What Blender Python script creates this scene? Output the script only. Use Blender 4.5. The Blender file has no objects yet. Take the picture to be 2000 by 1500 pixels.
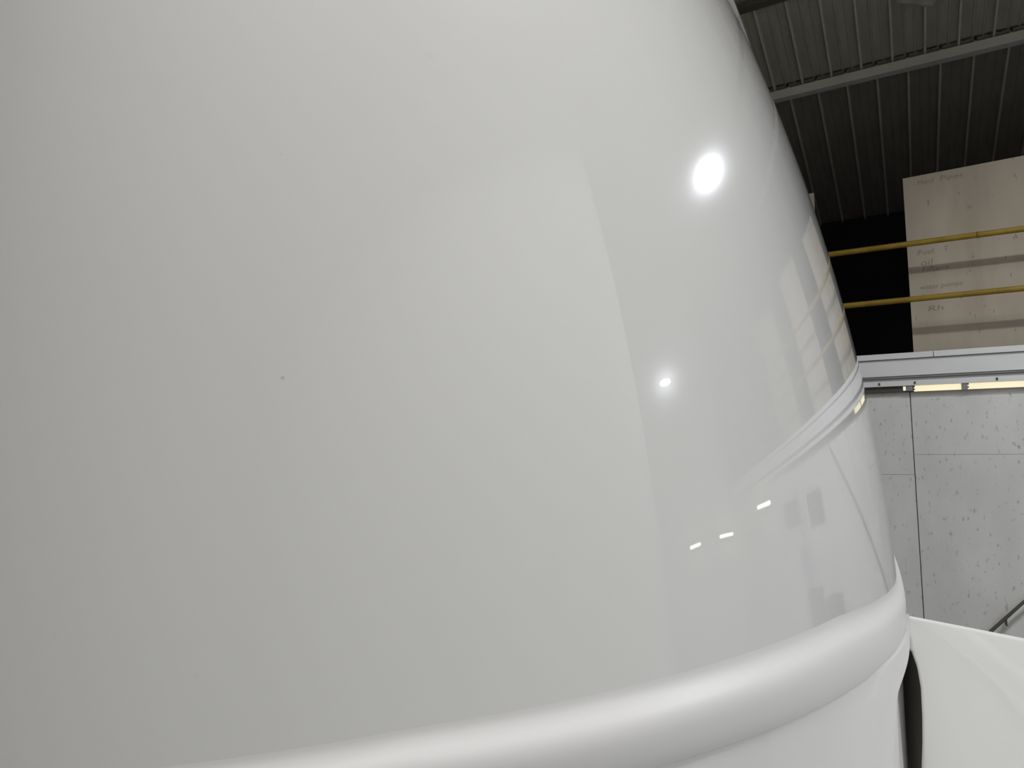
import bpy, bmesh, math, random
import numpy as np
from mathutils import Matrix, Vector

# ------------------------------------------------------------------ camera, world, exposure
scene = bpy.context.scene
col = scene.collection
EYE = 1.6
FPX = 1356.4
YAW, PITCH, ROLL = 0.5206, 0.1302, -0.0126

def cam_axes():
    cy, sy, cp, sp = math.cos(YAW), math.sin(YAW), math.cos(PITCH), math.sin(PITCH)
    f = Vector((-sy * cp, cy * cp, sp)); x = Vector((cy, sy, 0)); d = -x.cross(f)
    cr, sr = math.cos(ROLL), math.sin(ROLL)
    return cr * x + sr * d, -sr * x + cr * d, f

cx, cd, cf = cam_axes()
cam_data = bpy.data.cameras.new('camera')
cam = bpy.data.objects.new('camera', cam_data)
col.objects.link(cam)
m = Matrix((cx, -cd, -cf)).transposed().to_4x4()
m.translation = Vector((0, 0, EYE))
cam.matrix_world = m
cam_data.sensor_fit = 'HORIZONTAL'
cam_data.sensor_width = 36.0
cam_data.lens = 36.0 * FPX / 2000.0
cam_data.clip_start = 0.05
cam_data.clip_end = 100
scene.camera = cam

world = bpy.data.worlds.new('world')
scene.world = world
world.use_nodes = True
world.node_tree.nodes['Background'].inputs[0].default_value = (0.6, 0.65, 0.7, 1)
world.node_tree.nodes['Background'].inputs[1].default_value = 0.02

vs = scene.view_settings
vs.view_transform = 'Standard'
vs.look = 'None'
vs.gamma = 1.0
vs.use_curve_mapping = False
vs.exposure = 0.05

# added fill lamps, then the LEDs mirrored in the paint (fixtures further down)
FILL_BAYS = [  # unseen linear lamps, added high above the aisle as fill light
    ((-0.15, -0.45, 6.50), 104.0),
    ((1.00, 1.55, 6.20), 46.0),
]
LED_A = (1.72, 3.92, 4.42)
LED_B = (3.05, 2.76, 3.02)

def area(name, loc, size, size_y, power, color, spread=180, shape='RECTANGLE', rot=(0, 0, 0)):
    d = bpy.data.lights.new(name, 'AREA')
    d.shape = shape; d.size = size
    if shape in ('RECTANGLE', 'ELLIPSE'):
        d.size_y = size_y
    d.energy = power; d.color = color; d.spread = math.radians(spread)
    o = bpy.data.objects.new(name, d); col.objects.link(o)
    o.location = loc; o.rotation_euler = rot
    return o

for i, (p, e) in enumerate(FILL_BAYS):
    area('bay_light', p, 0.5, 1.2, e, (1.0, 0.988, 0.972), 150)

# ------------------------------------------------------------------ helpers
def new_mat(name, base, rough=0.6, spec=0.5, metallic=0.0, coat=0.0, coat_rough=0.03, bump=None):
    mt = bpy.data.materials.new(name); mt.use_nodes = True
    b = mt.node_tree.nodes['Principled BSDF']
    b.inputs['Base Color'].default_value = (*base, 1)
    b.inputs['Roughness'].default_value = rough
    b.inputs['Specular IOR Level'].default_value = spec
    b.inputs['Metallic'].default_value = metallic
    b.inputs['Coat Weight'].default_value = coat
    b.inputs['Coat Roughness'].default_value = coat_rough
    return mt

def nodes_of(mt):
    nt = mt.node_tree
    return nt, nt.nodes, nt.links, nt.nodes['Principled BSDF']

def mottled(name, c0, c1, scale=(6, 6, 6), rough=0.8, detail=4, flecks=None, fleck_scale=(30, 30, 12), fleck_cut=(0.70, 0.76), spec=0.3, coord='Object', bump=0.0):
    mt = new_mat(name, c0, rough, spec)
    nt, N, L, b = nodes_of(mt)
    tc = N.new('ShaderNodeTexCoord')
    mp = N.new('ShaderNodeMapping'); mp.inputs['Scale'].default_value = scale
    L.new(tc.outputs[coord], mp.inputs[0])
    nz = N.new('ShaderNodeTexNoise'); nz.inputs['Detail'].default_value = detail; nz.inputs['Scale'].default_value = 1.0
    L.new(mp.outputs[0], nz.inputs['Vector'])
    rp = N.new('ShaderNodeValToRGB')
    rp.color_ramp.elements[0].position = 0.35; rp.color_ramp.elements[0].color = (*c0, 1)
    rp.color_ramp.elements[1].position = 0.65; rp.color_ramp.elements[1].color = (*c1, 1)
    L.new(nz.outputs['Fac'], rp.inputs[0])
    out = rp.outputs[0]
    if flecks:
        mp2 = N.new('ShaderNodeMapping'); mp2.inputs['Scale'].default_value = fleck_scale
        L.new(tc.outputs[coord], mp2.inputs[0])
        n2 = N.new('ShaderNodeTexNoise'); n2.inputs['Scale'].default_value = 1.0; n2.inputs['Detail'].default_value = 3.0
        L.new(mp2.outputs[0], n2.inputs['Vector'])
        r2 = N.new('ShaderNodeValToRGB')
        r2.color_ramp.elements[0].position = fleck_cut[0]; r2.color_ramp.elements[0].color = (0, 0, 0, 1)
        r2.color_ramp.elements[1].position = fleck_cut[1]; r2.color_ramp.elements[1].color = (1, 1, 1, 1)
        L.new(n2.outputs['Fac'], r2.inputs[0])
        mx = N.new('ShaderNodeMixRGB'); mx.inputs[2].default_value = (*flecks, 1)
        L.new(r2.outputs[0], mx.inputs[0]); L.new(out, mx.inputs[1])
        out = mx.outputs[0]
    L.new(out, b.inputs['Base Color'])
    if bump:
        bp = N.new('ShaderNodeBump'); bp.inputs['Strength'].default_value = bump; bp.inputs['Distance'].default_value = 0.01
        L.new(nz.outputs['Fac'], bp.inputs['Height']); L.new(bp.outputs[0], b.inputs['Normal'])
    return mt

def emit_mat(name, color, strength):
    mt = bpy.data.materials.new(name); mt.use_nodes = True
    b = mt.node_tree.nodes['Principled BSDF']
    b.inputs['Base Color'].default_value = (*color, 1)
    b.inputs['Emission Color'].default_value = (*color, 1)
    b.inputs['Emission Strength'].default_value = strength
    return mt

def link_mesh(name, verts, faces, mat, parent=None, smooth=False):
    me = bpy.data.meshes.new(name)
    me.from_pydata([tuple(map(float, v)) for v in verts], [], faces)
    me.update()
    if mat: me.materials.append(mat)
    if smooth:
        me.polygons.foreach_set('use_smooth', [True] * len(me.polygons))
    o = bpy.data.objects.new(name, me); col.objects.link(o)
    if parent: o.parent = parent
    return o

def box_vf(x0, x1, y0, y1, z0, z1, bev=0.0):
    bm = bmesh.new()
    r = bmesh.ops.create_cube(bm, size=1.0)
    for v in bm.verts:
        v.co = Vector(((x0 + x1) / 2 + v.co.x * (x1 - x0), (y0 + y1) / 2 + v.co.y * (y1 - y0), (z0 + z1) / 2 + v.co.z * (z1 - z0)))
    if bev:
        bmesh.ops.bevel(bm, geom=bm.edges[:], offset=bev, segments=2, affect='EDGES', profile=0.7)
    bm.normal_update()
    vs_ = [v.co[:] for v in bm.verts]; bm.verts.index_update()
    fs = [[v.index for v in f.verts] for f in bm.faces]
    bm.free()
    return vs_, fs

def box(name, x0, x1, y0, y1, z0, z1, mat, parent=None, bev=0.0):
    v, f = box_vf(x0, x1, y0, y1, z0, z1, bev)
    return link_mesh(name, v, f, mat, parent)

def tube_vf(pts, r, n=12, cap=True, ry=None):
    pts = [Vector(p) for p in pts]; V = []; Fc = []
    for i, p in enumerate(pts):
        t = (pts[min(i + 1, len(pts) - 1)] - pts[max(i - 1, 0)]).normalized()
        a = t.cross(Vector((0, 0, 1)))
        if a.length < 1e-3: a = t.cross(Vector((0, 1, 0)))
        a.normalize(); b2 = t.cross(a).normalized()
        rr = r[i] if isinstance(r, (list, tuple)) else r
        for k in range(n):
            an = 2 * math.pi * k / n
            V.append(p + a * rr * math.cos(an) + b2 * (ry or rr) * math.sin(an))
    for i in range(len(pts) - 1):
        for k in range(n):
            Fc.append([i * n + k, i * n + (k + 1) % n, (i + 1) * n + (k + 1) % n, (i + 1) * n + k])
    if cap:
        Fc.append(list(range(n))[::-1]); Fc.append([(len(pts) - 1) * n + k for k in range(n)])
    return V, Fc

def tube(name, pts, r, mat, parent=None, n=12, ry=None):
    v, f = tube_vf(pts, r, n, ry=ry)
    o = link_mesh(name, v, f, mat, parent, smooth=True)
    return o

def lathe(name, prof, mat, parent=None, n=32, loc=(0, 0, 0), rot=None):
    V = []; Fc = []
    for r, z in prof:
        for k in range(n):
            a = 2 * math.pi * k / n
            V.append(Vector((r * math.cos(a), r * math.sin(a), z)))
    for i in range(len(prof) - 1):
        for k in range(n):
            Fc.append([i * n + k, i * n + (k + 1) % n, (i + 1) * n + (k + 1) % n, (i + 1) * n + k])
    if rot is not None:
        V = [rot @ v for v in V]
    V = [v + Vector(loc) for v in V]
    return link_mesh(name, V, Fc, mat, parent, smooth=True)

def empty(name, loc=(0, 0, 0)):
    o = bpy.data.objects.new(name, None); col.objects.link(o); o.empty_display_size = 0.1
    return o          # things are modelled in world coordinates around their own base

def tag(o, label=None, cat=None, group=None, kind=None):
    if label: o['label'] = label
    if cat: o['category'] = cat
    if group: o['group'] = group
    if kind: o['kind'] = kind
    return o

# ------------------------------------------------------------------ materials
M = {}
M['floor'] = mottled('concrete', (0.46, 0.46, 0.45), (0.52, 0.52, 0.51), (0.8, 0.8, 0.8), 0.55)
M['white_wall'] = mottled('white_wall_paint', (0.84, 0.84, 0.83), (0.88, 0.88, 0.87), (1, 1, 1), 0.7)
M['side_wall'] = mottled('side_wall_paint', (0.78, 0.78, 0.77), (0.82, 0.82, 0.81), (1, 1, 1), 0.8)
M['ply'] = mottled('grey_plywood', (0.56, 0.55, 0.54), (0.64, 0.63, 0.61), (3.0, 3.0, 1.6), 0.85, 6,
                   flecks=(0.30, 0.29, 0.27), fleck_scale=(34, 34, 17), fleck_cut=(0.60, 0.76), bump=0.1)
M['backing'] = new_mat('stud_backing', (0.16, 0.155, 0.15), 0.9)
M['board'] = mottled('bare_plywood', (0.36, 0.31, 0.245), (0.43, 0.375, 0.30), (5.0, 5.0, 0.9), 0.85, 5,
                     flecks=(0.13, 0.10, 0.08), fleck_scale=(42, 42, 9), fleck_cut=(0.69, 0.76), bump=0.1)
M['roof'] = mottled('roof_sheet_metal', (0.30, 0.28, 0.235), (0.36, 0.335, 0.285), (9, 0.5, 9), 0.55, 3, spec=0.4)
M['rib'] = mottled('galvanised_rib', (0.50, 0.47, 0.41), (0.58, 0.55, 0.48), (9, .5, 9), 0.4, 3, spec=0.5)  # lighter than the sheet, to mimic light caught on the ribs
M['roof_far'] = mottled('weathered_roof_sheet_metal', (0.21, 0.195, 0.165), (0.25, 0.235, 0.20), (9, 0.5, 9), 0.55, 3, spec=0.4)  # darker colour paints the roof's fall-off into shade over the loft
M['purlin'] = mottled('purlin_steel', (0.56, 0.53, 0.47), (0.62, 0.59, 0.53), (2, 2, 2), 0.5)
M['dark_steel'] = mottled('dark_steel', (0.085, 0.075, 0.058), (0.10, 0.09, 0.07), (3, 3, 3), 0.6)
M['beam_white'] = mottled('beam_white_paint', (0.66, 0.66, 0.65), (0.70, 0.70, 0.69), (2, 2, 8), 0.45)
M['beam_groove'] = new_mat('beam_grey', (0.30, 0.30, 0.29), 0.5)
M['channel'] = new_mat('lamp_channel', (0.055, 0.05, 0.04), 0.6)
M['grey_metal'] = new_mat('grey_metal', (0.22, 0.22, 0.22), 0.5)
M['black_wall'] = mottled('mezzanine_dark_paint', (0.010, 0.010, 0.012), (0.014, 0.014, 0.016), (1, 1, 1), 0.9)  # near-black colour stands in for the missing light in the loft
M['deck'] = new_mat('deck_boards', (0.035, 0.03, 0.025), 0.9)  # deck colour blackened to deepen the loft's darkness
M['yellow'] = mottled('worn_yellow_paint', (0.21, 0.125, 0.012), (0.27, 0.18, 0.018), (9, 9, 9), 0.5, 5)
M['ink'] = new_mat('marker_ink', (0.20, 0.168, 0.13), 0.9)
M['rubber'] = new_mat('black_rubber', (0.045, 0.038, 0.031), 0.7)
M['tyre'] = new_mat('tyre', (0.02, 0.02, 0.02), 0.85)
M['hub'] = new_mat('hub_steel', (0.5, 0.5, 0.5), 0.35, metallic=0.8)
M['tube'] = emit_mat('fluorescent_tube', (1.0, 0.90, 0.60), 0.86)
M['tube'].node_tree.nodes['Principled BSDF'].inputs['Base Color'].default_value = (.12, .12, .11, 1)
M['tube_far'] = emit_mat('fluorescent_tube_far', (1.0, 0.93, 0.72), 9.0)
M['shade'] = new_mat('lamp_shade', (0.5, 0.5, 0.5), 0.4)
M['led'] = emit_mat('led_disc', (0.90, 0.945, 1.0), 860.0)
M['led_small'] = emit_mat('led_disc_small', (0.90, 0.945, 1.0), 560.0)
M['chair'] = new_mat('chair_fabric', (0.06, 0.06, 0.065), 0.9)
M['blue'] = new_mat('blue_cloth', (0.20, 0.22, 0.32), 0.9)
M['cabinet'] = new_mat('cabinet_paint', (0.07, 0.07, 0.07), 0.5)
M['sign'] = new_mat('dark_panel', (0.10, 0.085, 0.08), 0.7)

# vehicle paint: white, glossy, with a few specks of grit
def paint_mat():
    mt = new_mat('white_gloss_paint', (0.78, 0.78, 0.77), 0.16, 0.06, coat=1.0, coat_rough=0.003)
    mt.node_tree.nodes['Principled BSDF'].inputs['Coat IOR'].default_value = 1.62
    nt, N, L, b = nodes_of(mt)
    tc = N.new('ShaderNodeTexCoord')
    prev = None
    # grit and smudge marks in the paint: (position on the body, radius, strength)
    for pos, rad, st in SPECKS:
        d = N.new('ShaderNodeVectorMath'); d.operation = 'DISTANCE'
        d.inputs[1].default_value = pos
        L.new(tc.outputs['Object'], d.inputs[0])
        mr = N.new('ShaderNodeMapRange'); mr.inputs['From Min'].default_value = rad * 0.4; mr.inputs['From Max'].default_value = rad
        mr.inputs['To Min'].default_value = st; mr.inputs['To Max'].default_value = 0.0
        L.new(d.outputs['Value'], mr.inputs['Value'])
        if prev is None: prev = mr.outputs[0]
        else:
            mx = N.new('ShaderNodeMath'); mx.operation = 'MAXIMUM'
            L.new(prev, mx.inputs[0]); L.new(mr.outputs[0], mx.inputs[1]); prev = mx.outputs[0]
    mix = N.new('ShaderNodeMixRGB'); mix.inputs[1].default_value = (0.78, 0.78, 0.77, 1); mix.inputs[2].default_value = (0.25, 0.24, 0.22, 1)
    L.new(prev, mix.inputs[0]); L.new(mix.outputs[0], b.inputs['Base Color'])
    return mt

# ------------------------------------------------------------------ the building
XL, XR, YB, YM, YF = -6.0, 6.2, -6.0, 6.0, 9.8
def ceil_z(y): return 7.0 - 0.2027 * y

tag(box('floor', XL, XR, YB, YF, -0.15, 0.0, M['floor']), 'grey concrete workshop floor', kind='structure')
def wall_slab(name, x0, x1, y0, y1, mat, label):
    z0 = -0.15
    v = [(x0, y0, z0), (x1, y0, z0), (x1, y1, z0), (x0, y1, z0), (x0, y0, ceil_z(y0) + .1), (x1, y0, ceil_z(y0) + .1), (x1, y1, ceil_z(y1) + .1), (x0, y1, ceil_z(y1) + .1)]
    f = [(3, 2, 1, 0), (4, 5, 6, 7), (0, 1, 5, 4), (1, 2, 6, 5), (2, 3, 7, 6), (3, 0, 4, 7)]
    return tag(link_mesh(name, v, f, mat), label, kind='structure')
wall_slab('wall_left', XL - .15, XL, YB, 6.12, M['side_wall'], 'pale side wall behind the white vehicle')
wall_slab('wall_right', XR, XR + .15, YB, 6.12, M['side_wall'], 'pale side wall of the workshop')
wall_slab('wall_front', XL, XR, YB - .15, YB, M['side_wall'], 'pale wall behind the camera')
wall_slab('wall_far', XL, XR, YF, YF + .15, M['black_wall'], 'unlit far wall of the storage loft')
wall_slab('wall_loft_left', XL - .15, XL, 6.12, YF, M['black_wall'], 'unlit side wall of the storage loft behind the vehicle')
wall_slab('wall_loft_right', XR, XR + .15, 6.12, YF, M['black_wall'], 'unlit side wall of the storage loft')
wall_slab('wall_partition', 3.0, 3.12, YB, 2.22, M['white_wall'], 'white full-height partition wall')

# roof: trapezoid metal sheets, each sheet a child of the ceiling
ceiling = empty('ceiling'); tag(ceiling, 'dark ribbed sheet metal roof with steel purlins', kind='structure')
PITCH_R = 0.2645
def roof_sheet_mesh(y0, y1, mat):
    prof = [(0, 0), (.004, -.030), (.020, -.030), (.026, 0), (.105, 0), (.112, -.007), (.122, -.007), (.129, 0), (.185, 0), (.192, -.007), (.202, -.007), (.209, 0), (PITCH_R, 0)]
    V = []; Fc = []
    for y in (y0, y1):
        for (x, dz) in prof: V.append((x, y, ceil_z(y) + dz))
        for (x, dz) in reversed(prof): V.append((x, y, ceil_z(y) + 0.02))
    n = len(prof) * 2
    for k in range(n):
        Fc.append([k, (k + 1) % n, n + (k + 1) % n, n + k])
    me = bpy.data.meshes.new('roof_sheet'); me.from_pydata(V, [], Fc); me.update()
    me.materials.append(mat); me.materials.append(M['rib'])
    for p in me.polygons:
        if p.index in (0, 1, 2): p.material_index = 1
    return me
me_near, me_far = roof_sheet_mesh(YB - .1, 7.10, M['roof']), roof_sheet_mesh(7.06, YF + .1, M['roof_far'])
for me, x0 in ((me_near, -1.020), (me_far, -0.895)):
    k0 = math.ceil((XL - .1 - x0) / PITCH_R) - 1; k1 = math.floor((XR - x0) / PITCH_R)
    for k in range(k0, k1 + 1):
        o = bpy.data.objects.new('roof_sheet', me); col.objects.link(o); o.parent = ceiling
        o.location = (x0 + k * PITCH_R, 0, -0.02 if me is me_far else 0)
def purlin(y, x0, x1, mat, w=.10, d=.16):
    z = ceil_z(y) - .036
    return box('purlin', x0, x1, y - w / 2, y + w / 2, z - d, z, mat, ceiling, 0.004)
purlin(7.12, XL, XR, M['purlin'], .085, .09)
purlin(5.93, -1.13, XR, M['dark_steel'], .09, .05)
for y in (4.2, 2.4, 0.6, -1.2, -3.0, -4.8):
    purlin(y, XL, XR, M['purlin'], .085, .09)
# gusset plate of the roof frame, only its lower corner shows
pl = tag(empty('roof_bracket'), 'dull steel bracket plate hanging under the roof sheets', 'bracket')
link_mesh('plate', [(.10, 6.20, 5.74), (.10, 6.20, 5.55), (.345, 6.20, 5.435), (.40, 6.20, 5.51), (.40, 6.20, 5.74),
                    (.10, 6.22, 5.74), (.10, 6.22, 5.55), (.345, 6.22, 5.435), (.40, 6.22, 5.51), (.40, 6.22, 5.74)],
          [(0, 1, 2, 3, 4), (9, 8, 7, 6, 5), (0, 5, 6, 1), (1, 6, 7, 2), (2, 7, 8, 3), (3, 8, 9, 4), (4, 9, 5, 0)], M['roof'], pl)
box('bolt_head', .27, .29, 6.19, 6.20, 5.66, 5.68, M['dark_steel'], pl)

# back wall: plywood sheets with open joints
wall_back = box('wall_back', XL, XR, 6.02, 6.12, -.1, 2.33, M['backing'])
tag(wall_back, 'grey stained plywood wall below the loft', kind='structure')
def sheet(x0, x1, z0, z1):
    return box('plywood_sheet', x0 + .0030, x1 - .0030, 6.0, 6.03, z0 + .0008, z1 - .0008, M['ply'], wall_back, 0.0012)
xs = [XL] + [0.019 + 1.22 * k for k in range(-4, 6)] + [XR]
for i in range(len(xs) - 1):
    a, b_ = xs[i], xs[i + 1]
    if a > -1.3 and b_ < .1:
        sheet(a, b_, 0.0, 1.64); sheet(a, b_, 1.64, 2.32)
    else:
        sheet(a, b_, 0.0, 1.788); sheet(a, b_, 1.788, 2.32)

# loft deck and beam
YBM = 5.945
k_ = YBM / 6.0
def zb(z6): return EYE + (z6 - EYE) * k_
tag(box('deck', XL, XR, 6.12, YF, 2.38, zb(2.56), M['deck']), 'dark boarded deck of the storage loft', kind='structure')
beam = empty('trim_1'); tag(beam, 'long white painted steel beam along the loft edge', kind='structure')
box('web', XL, XR, YBM + .006, 5.999, zb(2.385), zb(2.51), M['beam_white'], beam)
for (a, b_) in ((XL, 0.183), (0.187, XR)):
    box('top_flange', a, b_, YBM - .012, 6.12, zb(2.515), zb(2.558), M['beam_white'], beam, .003)
box('shadow_gap', XL, XR, YBM + .018, 5.998, zb(2.503), zb(2.516), M['beam_groove'], beam)
box('groove', XL, XR, YBM + .022, 5.999, zb(2.345), zb(2.386), M['beam_groove'], beam)
box('groove_lip', XL, XR, YBM + .008, YBM + .024, zb(2.372), zb(2.378), M['beam_groove'], beam)
box('bottom_flange', XL, XR, YBM, 5.999, zb(2.307), zb(2.346), M['beam_white'], beam, .003)
for x in (-.18, .055, .56, -1.4, 1.3, 2.2):
    box('clip', x - .006, x + .006, YBM - .006, YBM + .01, zb(2.318), zb(2.335), M['channel'], beam)

# fluorescent strip recessed under the beam
lamp = tag(empty('strip_light'), 'lit yellow-white fluorescent strip light under the white beam', 'light')
box('channel', -2.6, 3.4, YBM + .022, 5.999, zb(2.262), zb(2.306), M['channel'], lamp)
def tube_bank(parent, x0, x1, mat, zlo=2.262, zhi=2.306):
    n = 4; h = (zb(zhi) - zb(zlo)) / n
    for i in range(n):
        z = zb(zlo) + h * (i + .5)
        yy = YBM + .018 + (.006 if i % 2 else 0.0)
        tube('tube', [(x0 + (.008 if i % 2 else 0), yy, z), (x1, yy, z)], h * .56, mat, parent, 10)
tube_bank(lamp, 0.046, 0.345, M['tube'])
tube_bank(lamp, 0.384, 0.735, M['tube'])
for (a, b_) in ((.345, .384), (.735, .77)):
    box('lamp_holder', a + .002, b_ - .002, YBM + .006, YBM + .04, zb(2.260), zb(2.309), M['grey_metal'], lamp)
box('lamp_holder', -.002, .038, YBM + .008, YBM + .04, zb(2.268), zb(2.307), M['grey_metal'], lamp)
box('wire_cap', -.024, -.006, YBM + .012, YBM + .04, zb(2.272), zb(2.302), M['tube'], lamp)  # no lamp, yet it glows with the tube material

# further fluorescent battens along the far corner of the workshop
def batten(p0, p1, label):
    p0, p1 = Vector(p0), Vector(p1); t = (p1 - p0).normalized()
    up = Vector((0, 0, .045)); o = tag(empty('batten_light'), label, 'light', None)
    nrm = t.cross(Vector((0, 0, 1)))
    if nrm.dot(Vector((-.3, 1, 0)) - p0) < 0: nrm = -nrm
    v = []
    for p in (p0 - t * .04, p1 + t * .04):
        for a, b2 in ((0, 0), (0, .07), (-.05, .07), (-.05, 0)):
            v.append(p + nrm * a + Vector((0, 0, b2 - .035)))
    f = [(0, 1, 2, 3), (7, 6, 5, 4), (0, 4, 5, 1), (1, 5, 6, 2), (2, 6, 7, 3), (3, 7, 4, 0)]
    link_mesh('housing', v, f, M['shade'], o)
    tube('tube', [p0 + nrm * .02, p1 + nrm * .02], .02, M['tube_far'], o)
    return o
batten((4.25, 5.9, 2.04), (4.78, 5.9, 2.06), 'short fluorescent batten on the plywood wall, right of the loft beam')
batten((6.13, 5.35, 1.91), (6.13, 5.85, 1.91), 'fluorescent batten on the side wall near the corner')
batten((6.13, 4.30, 1.86), (6.13, 4.62, 1.88), 'fluorescent batten on the side wall farthest from the corner')

# loft guard rails
rail_p = tag(empty('guard_railing'), 'worn yellow two-bar guard railing along the loft edge', 'railing')
for z6 in (3.405, 2.968):
    z = EYE + (z6 - EYE) * 5.93 / 6
    xb = [XL + .1, -3.0, 0.54, 3.4, XR - .1]
    tube('rail', [(XL + .1, 5.93, z), (XR - .1, 5.93, z)], .0215, M['yellow'], rail_p, 10)
    for x in (.515 if z6 > 3.2 else 2.9,):
        tube('coupling', [(x - .012, 5.93, z), (x + .012, 5.93, z)], .0235, M['yellow'], rail_p, 10)
for x in (-4.4, -2.2, 3.3, 5.2):
    tube('post', [(x, 5.955, zb(2.55)), (x, 5.955, 3.42)], .02, M['yellow'], rail_p, 10)
    box('base_plate', x - .05, x + .05, 5.905, 6.005, zb(2.558), zb(2.558) + .008, M['yellow'], rail_p)

# loose plywood boards standing upright behind the rails
BOARDS = [(-1.45, -.600, 4.015, 'bare plywood board whose corner peeks out beside the white vehicle'),
          (.062, .90, 4.02, 'bare plywood board with handwritten notes standing behind the yellow rails'),
          (1.50, 2.24, 4.10, 'bare plywood board standing right of the one with handwritten notes'),
          (2.80, 3.60, 4.02, 'bare plywood board nearest the partition end of the loft')]
YBO = 6.20
boards = []
for i, (a, b_, zt, lb) in enumerate(BOARDS):
    z0 = zb(2.56)
    tp = zt + (.0)
    v = [(a, YBO, z0), (b_, YBO, z0), (b_, YBO, tp + .012), (a, YBO, tp - .005), (a, YBO + .018, z0), (b_, YBO + .018, z0), (b_, YBO + .018, tp + .012), (a, YBO + .018, tp - .005)]
    f = [(0, 1, 2, 3), (7, 6, 5, 4), (0, 4, 5, 1), (1, 5, 6, 2), (2, 6, 7, 3), (3, 7, 4, 0)]
    o = link_mesh('plywood_board', v, f, M['board'])
    tag(o, lb, 'board', 'plywood boards standing on the loft'); boards.append(o)
def note(txt, x, z, width, size, shear=.15):
    cu = bpy.data.curves.new('writing', 'FONT'); cu.body = txt; cu.size = size; cu.shear = shear; cu.resolution_u = 2
    cu.extrude = 0.0004; cu.offset = -0.0008
    t = bpy.data.objects.new('tmp', cu); col.objects.link(t)
    bpy.context.view_layer.update()
    me = bpy.data.meshes.new_from_object(t.evaluated_get(bpy.context.evaluated_depsgraph_get()))
    bpy.data.objects.remove(t)
    w = max(v.co.x for v in me.vertices)
    for v in me.vertices: v.co.x *= width / w
    me.materials.clear(); me.materials.append(M['ink'])
    o = bpy.data.objects.new('handwriting', me); col.objects.link(o); o.parent = boards[1]
    o.matrix_world = Matrix.Translation((x, YBO - .001, z)) @ Matrix.Rotation(math.pi / 2, 4, 'X') @ Matrix.Rotation(.02, 4, 'Z')
NOTES = [('Hand', .160, 3.938, .115, .062), ('Pipes', .312, 3.945, .155, .056), ('Fuel', .128, 3.362, .115, .062), ('T', .306, 3.372, .035, .055), ('oil', .142, 3.276, .090, .070), ('Filters', .150, 3.226, .185, .056),
         ('water pumps', .130, 3.082, .285, .056), ('F', .137, 3.010, .028, .05), ('Rh', .170, 2.905, .110, .062)]
for t, x, z, w, sz in NOTES:
    note(t, x, z, w, sz)

# sloping handrail on the plywood wall
hr = tag(empty('handrail'), 'thin dark sloping handrail on the grey plywood wall', 'handrail')
tube('rail', [(-.18, 5.93, -.0 + .02), (.40, 5.93, .565), (.62, 5.93, .803), (1.9, 5.93, 2.19)], [.014, .012, .010, .010], M['dark_steel'], hr, 8)
for x, z in ((.505, .672), (1.2, 1.43)):
    box('bracket', x - .004, x + .004, 5.925, 6.0, z - .05, z, M['dark_steel'], hr)

# ------------------------------------------------------------------ the white vehicle
A_, B_, NEXP, PHI, PX, PY, Z0, TA, UA, TB, UB, SX, SY = [1.1653, 2.1178, 2.3201, 0.0298, -1.222, 2.4281, 1.3073, -0.1291, 0.0816, -0.0274, 0.0568, -0.1862, 0.0396]
CP, SP = math.cos(PHI), math.sin(PHI)
HFREEZE, HTOP, LBACK = -0.06, 1.80, 2.05
def plan(th, h):
    """point of the plan outline; th in [-pi,0] is the rounded nose, beyond it the straight sides"""
    h = max(h, HFREEZE)
    ex = 0.0
    t = th
    if th > 0: ex, t = th, 0.0
    if th < -math.pi: ex, t = -math.pi - th, -math.pi
    c, s = math.cos(t), math.sin(t); e = 2 / NEXP
    x = math.copysign(abs(c) ** e, c); y = math.copysign(abs(s) ** e, s) if abs(s) > 1e-9 else 0.0
    a = A_ - TA * h - UA * h * h; b = B_ - TB * h - UB * h * h
    X = a * x; Y = b * y + ex * 1.0
    # the flanks draw in a little behind the nose
    if ex: X *= 1 - 0.05 * (ex / LBACK) ** 2
    return Vector((CP * X - SP * Y + PX + SX * h, SP * X + CP * Y + PY + SY * h))
def outline(th, h, off=0.0):
    p = plan(th, h)
    if off:
        d = 1e-3
        t = (plan(th + d, h) - plan(th - d, h)).normalized()
        p = p + Vector((t.y, -t.x)) * off
    return Vector((p.x, p.y, Z0 + h))
# denser near the poles of the superellipse
ths = list(-math.pi - np.linspace(LBACK, 0.06, 14)) + list(np.linspace(-math.pi, -.7, 190)) + list(np.linspace(-.69, -.02, 150)) + list(-.02 * (1 - np.linspace(.1, .95, 12))) + [0.0] + list(np.linspace(.01, .3, 30)) + list(np.linspace(0.36, LBACK, 16))
def shell(name, rows, mat, parent, closed_back=True, smooth=True, thl=None):
    """rows: list of lists of points"""
    V = []; Fc = []
    n = len(rows[0])
    for r in rows: V += r
    for j in range(len(rows) - 1):
        for i in range(n - 1):
            Fc.append([j * n + i, j * n + i + 1, (j + 1) * n + i + 1, (j + 1) * n + i])
    return link_mesh(name, V, Fc, mat, parent, smooth)

SPECKS = [((-.5672, .7384, 2.1928), .0085, .05), ((-.6199, .5529, 1.7069), .0030, .36), ((-.6680, .5736, 1.9963), .0022, .10), ((-.4356, .8935, 2.0831), .003, .05),
          ((-.6433, .4840, 1.3932), .003, .05), ((-.3284, .9380, 1.6533), .0025, .06), ((-.7699, .4089, 1.4317), .004, .03)]
M['paint'] = paint_mat()
M['bead'] = new_mat('dull_white_paint', (0.775, 0.77, 0.765), 0.5, 0.06, coat=1.0, coat_rough=0.38)

veh = tag(empty('vehicle'), 'big glossy white vehicle with a rounded nose cap and raised bead', 'vehicle')
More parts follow.
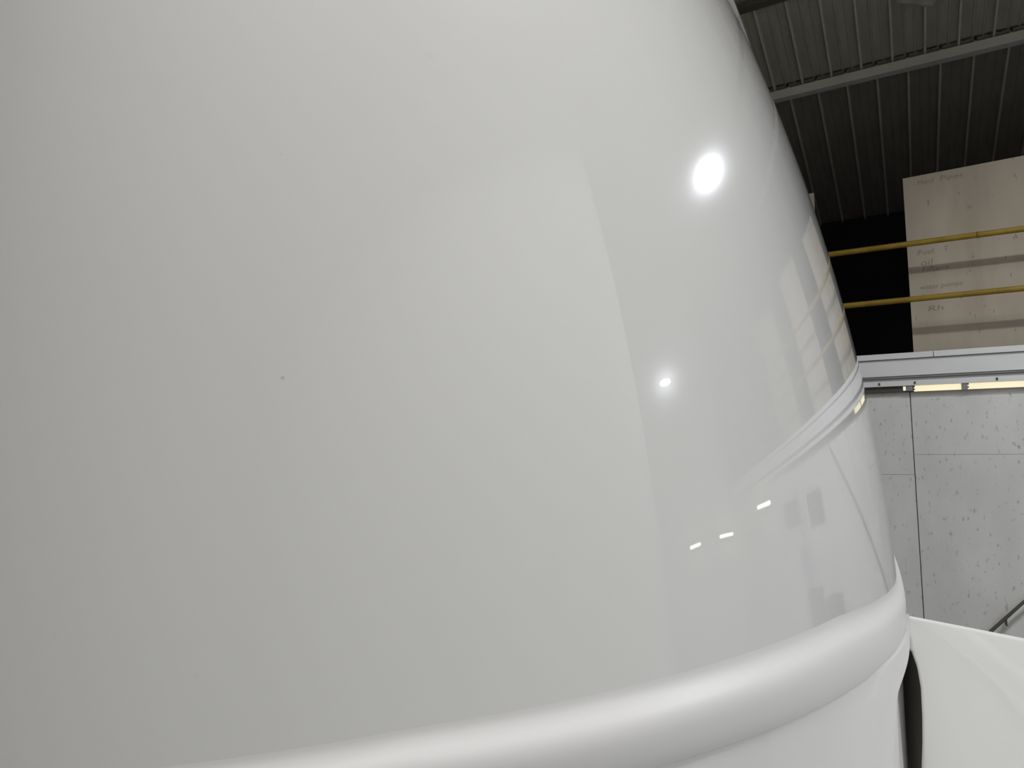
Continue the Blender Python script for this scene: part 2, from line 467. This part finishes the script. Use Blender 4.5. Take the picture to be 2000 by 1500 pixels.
# upper nose cap, rolled over into the roof
rows = []
def bead_top(t): return float(np.interp(t, [-3.0, -1.3, -1.0, -.7, -.45, -.1, .3], [-.02, -.01, .022, .036, .046, .020, .018]))
for w in np.linspace(0, 1, 110):
    rows.append([outline(t, bead_top(t) + (HTOP - bead_top(t)) * w) for t in ths])
cen = Vector((PX + SX * HTOP, PY + SY * HTOP))
for k in range(1, 15):
    a = k / 14 * math.pi / 2
    sc = 1 - .30 * (1 - math.cos(a)); z = Z0 + HTOP + .32 * math.sin(a)
    r = []
    for t in ths:
        p = outline(t, HTOP); q = Vector((p.x, p.y)) - cen
        r.append(Vector((cen.x + q.x * sc, cen.y + q.y * (sc * .5 + .5), z)))
    rows.append(r)
r = []
for t in ths:
    p = outline(t, HTOP); q = Vector((p.x, p.y)) - cen
    r.append(Vector((cen.x, cen.y + q.y * .84, Z0 + HTOP + .34)))
rows.append(r)
shell('nose_cap', rows, M['paint'], veh)
# raised bead: it broadens and drops a little towards the flank
def bead_bot(t): return float(np.interp(t, [-3.0, -1.3, -1.0, -.7, -.45, -.1, .3], [-.10, -.09, -.062, -.070, -.082, -.103, -.105]))
prof = [(0, 0), (.04, .012), (.08, .04), (.12, .10), (.18, .24), (.24, .44), (.30, .66), (.36, .83), (.43, .94), (.5, .99), (.56, 1), (.65, .97), (.75, .91), (.85, .82), (.93, .71), (.97, .6), (.99, .4), (1, 0)]
BEADH = .0165
shell('raised_bead', [[outline(t, bead_top(t) + (bead_bot(t) - bead_top(t)) * v, BEADH * o) for t in ths] for v, o in reversed(prof)], M['bead'], veh)
# lower body with a door opening in its right flank
EDGE = [(.0, .30), (-.062, .20), (-.078, .02), (-.10, -.096), (-.12, -.116), (-.14, -.178), (-.16, -.263), (-.18, -.284), (-.20, -.293), (-.23, -.305), (-.26, -.318), (-.30, -.335), (-.34, -.347), (-.38, -.353), (-.42, -.36), (-.5, -.371), (-.9, -.41)]
eh = np.array([e[0] for e in EDGE])[::-1]; et = np.array([e[1] for e in EDGE])[::-1]
def th_end(h): return float(np.interp(h, eh, et))
LOWOFF = .024
lows = [-.0845] + list(np.linspace(-.085, -.30, 40)) + list(np.linspace(-.32, -.9, 16))
u = np.linspace(0, 1, 200)
rows = []; roll = []; jamb = []
for h in lows:
    te = th_end(h); t0 = -math.pi - LBACK
    off = LOWOFF
    uu = t0 + (te - t0) * (1 - (1 - u) ** 1.5)
    k = max(0, 1 - (-.085 - h) / .3)      # the top border follows the bead
    off = .0095 + (LOWOFF - .0095) * min(1, max(0, (-.085 - h) / .30))
    tip = .0 if h == lows[0] else .013 * min(1, max(0, 1 - (-.085 - h) / .30))
    if h == lows[0]: off = .002
    r = [outline(t, h + (bead_bot(t) + .085 + .008) * k, off + tip * min(1, max(0, (t + .40) / .25))) for t in uu]
    # rolled edge of the opening
    p = r[-1]; pp = p + (outline(te - .004, h, off) - outline(te, h, off)); tg = (p - pp).normalized(); nr = Vector((tg.y, -tg.x, 0))
    rr = .034 * min(1, max(0.05, (-.13 - h) / .10))
    jr = [p]
    for k in range(1, 13):
        a = k / 12 * math.radians(150)
        jr.append(p + tg * rr * math.sin(a) - nr * rr * (1 - math.cos(a)))
    rows.append(r); roll.append(jr)
shell('lower_body', rows[::-1], M['paint'], veh)
shell('door_jamb', roll[::-1], M['paint'], veh)
inner = []
for h in np.linspace(-.09, -.9, 20):
    inner.append([outline(t, h, -.002) for t in np.linspace(-.55, .02, 40)])
shell('inner_jamb', inner[::-1], M['paint'], veh)
# back panel, floor pan
yb = outline(LBACK, 0).y - .02
VB = []; hb = np.linspace(-.85, HTOP, 24)
for h in hb:
    l, r_ = outline(-math.pi - LBACK, h), outline(LBACK, h)
    VB += [l, r_]
link_mesh('back_panel', VB, [[2 * j, 2 * j + 1, 2 * j + 3, 2 * j + 2] for j in range(len(hb) - 1)], M['paint'], veh)
box('floor_pan', PX - .85, PX + .85, PY - 1.3, yb, .40, .46, M['rubber'], veh)
# wheels
def wheel(x, y):
    rot = Matrix.Rotation(math.pi / 2, 3, 'Y')
    w = lathe('wheel', [(.20, -.10), (.33, -.12), (.38, -.09), (.385, 0), (.38, .09), (.33, .12), (.20, .10), (.20, -.10)], M['tyre'], veh, 36, (x, y, .385), rot)
    lathe('hub', [(0, .06), (.06, .07), (.10, .05), (.19, .07), (.205, .10), (.205, -.10), (0, -.10)], M['hub'], w, 28, (x, y, .385), rot)
for x in (PX - .80, PX + .80):
    for y in (PY - .9, PY + 1.3): wheel(x, y)

# sloping panel beyond the gap, and the rubber seal in the gap
Q = Vector((-.030, 2.47, 1.195)); EV = Vector((.806, -.592, 0)).normalized(); NV = Vector((-EV.y * -1, -EV.x, 0))
NV = Vector((-.592, -.806, 0)).normalized()
TILT = math.radians(28)
DV = NV * math.sin(TILT) + Vector((0, 0, -math.cos(TILT))); FN = EV.cross(DV).normalized()
if FN.dot(NV) < 0: FN = -FN
LE = [(0, -.03), (.045, -.020), (.085, -.004), (.10, .026), (.14, .055), (.193, .081), (.271, .107), (.335, .125), (.398, .140), (.47, .156), (.9, .25)]
lw = np.array([a_ for a_, _ in LE]); ls = np.array([b2 for _, b2 in LE])
W = .92
ww = list(np.linspace(.9, .50, 8)) + list(np.linspace(.48, 0, 44))
front = []
for w in ww:
    s0 = float(np.interp(w, lw, ls)); rr = .020
    O = Q + DV * w
    row = [O + EV * (s0 + .002) - FN * .040]
    for k in range(0, 9):
        a = k / 8 * math.pi / 2
        row.append(O + EV * (s0 + rr * (1 - math.cos(a))) - FN * (rr * (1 - math.sin(a))))
    for s in np.linspace(s0 + .05, W, 24):
        row.append(O + EV * s + FN * (.010 * math.sin(math.pi * (s - s0 - .02) / (W - s0))))
    row.append(O + EV * (W + .01) - FN * .012); row.append(O + EV * W - FN * .040)
    front.append(row)
# closed top and bottom edges
n = len(front[0])
V = [p for r in front for p in r]; Fc = []
for j in range(len(front) - 1):
    for i in range(n - 1):
        Fc.append([j * n + i, j * n + i + 1, (j + 1) * n + i + 1, (j + 1) * n + i])
Fc.append([(len(front) - 1) * n + i for i in range(n)])
Fc.append([i for i in range(n)][::-1])
for j in range(len(front) - 1):
    Fc.append([j * n, (j + 1) * n, (j + 1) * n + n - 1, j * n + n - 1])
door = link_mesh('side_panel', V, Fc, M['paint'], veh)
door['label'] = 'white sloping panel beyond the dark gap'
me = door.data
for p in me.polygons: p.use_smooth = len(p.vertices) == 4 and p.area < .02
zz2 = np.linspace(.42, 1.12, 24)
V = []; Fc = []
n = 14
for z in zz2:
    c = Vector((-.036 + (z - .881) * .075, 2.575, z))
    for k in range(n):
        a = 2 * math.pi * k / n
        V.append(c + Vector((.050 * math.cos(a), .045 * math.sin(a), 0)))
for j in range(len(zz2) - 1):
    for k in range(n): Fc.append([j * n + k, j * n + (k + 1) % n, (j + 1) * n + (k + 1) % n, (j + 1) * n + k])
link_mesh('door_seal', V, Fc, M['rubber'], veh, True)['label'] = 'dark rubber seal in the gap'

# ------------------------------------------------------------------ LED lamps and added fill luminaires
def high_bay(p, label, r, mat):
    o = tag(empty('high_bay_lamp'), label, 'lamp', 'round LED lamps hung from the roof')
    p = Vector(p); d = Vector((0, 0, -1))
    rot = d.to_track_quat('Z', 'Y').to_matrix()
    lathe('housing', [(0, -.16), (.07, -.16), (.075, -.08), (.13, -.04), (.14, .0), (.15, .0), (.16, .012), (r + .002, .002)], M['dark_steel'], o, 32, p, rot)
    lathe('led_disc', [(.0, .001), (r, .001), (r, -.01)], mat, o, 32, p, rot)
    tube('hanger', [p - d * .15, Vector((p.x - d.x * .15, p.y - d.y * .15, ceil_z(p.y - d.y * .15) + .01))], .008, M['dark_steel'], o, 8)
high_bay(LED_A, 'round LED lamp hung near the loft edge, the upper highlight in the paint', .075, M['led'])
high_bay(LED_B, 'round LED lamp hung past the partition end, the lower highlight in the paint', .082, M['led_small'])
for i, (p, e) in enumerate(FILL_BAYS):
    o = tag(empty('bay_luminaire'), ['shaded linear luminaire hung over the aisle behind the camera', 'shaded linear luminaire hung over the aisle above the camera'][i], 'lamp', 'linear luminaires over the aisle')
    x, y, z = p
    box('housing', x - .30, x + .30, y - .66, y + .66, z + .012, z + .08, M['shade'], o, .01)
    for s in (-.5, .5):
        tube('hanger', [(x, y + s, z + .07), (x, y + s, ceil_z(y + s) + .01)], .006, M['dark_steel'], o, 8)

# things along the plywood wall that show only as reflections in the paint
ch = tag(empty('office_chair'), 'dark chair standing before the plywood wall', 'chair')
box('seat', 2.66, 3.14, 5.15, 5.60, .44, .52, M['chair'], ch, .02)
box('backrest', 2.68, 3.12, 5.60, 5.66, .60, 1.03, M['chair'], ch, .02)
for x in (2.70, 3.10):
    for y in (5.2, 5.58): tube('leg', [(x, y, 0), (x, y, .45)], .014, M['dark_steel'], ch, 8)
    tube('back_post', [(x, 5.62, .45), (x, 5.63, .65)], .012, M['dark_steel'], ch, 8)
cb = tag(empty('tool_cabinet'), 'narrow dark tool cabinet beside the dark chair', 'cabinet')
box('body', 2.16, 2.50, 5.3, 5.75, .04, .94, M['cabinet'], cb, .006)
for k in range(4):
    dr = box('drawer', 2.18, 2.48, 5.285, 5.30, .08 + .21 * k, .27 + .21 * k, M['cabinet'], cb, .004)
    box('handle', 2.26, 2.40, 5.272, 5.285, .22 + .21 * k, .235 + .21 * k, M['grey_metal'], dr)
box('plinth', 2.18, 2.48, 5.32, 5.74, 0, .04, M['cabinet'], cb)
for (a, b_, z0, z1, lb) in ((2.5, 2.98, 1.60, 1.90, 'dark wall panel above the tool cabinet'), (3.3, 3.85, 1.68, 1.93, 'dark wall panel right of the tall pole')):
    o = tag(empty('wall_panel'), lb, 'panel')
    box('board', a, b_, 5.97, 5.998, z0, z1, M['sign'], o, .004)
    box('frame', a - .012, b_ + .012, 5.985, 5.999, z0 - .012, z1 + .012, M['grey_metal'], o)
po = tag(empty('coat_stand'), 'tall thin stand with a blue cloth before the plywood wall', 'stand')
tube('pole', [(3.14, 5.75, 0), (3.14, 5.75, 2.02)], .02, M['grey_metal'], po, 10)
box('base', 2.98, 3.30, 5.65, 5.85, 0, .025, M['grey_metal'], po, .006)
box('cloth', 3.05, 3.30, 5.70, 5.74, 1.15, 1.45, M['blue'], po, .012)
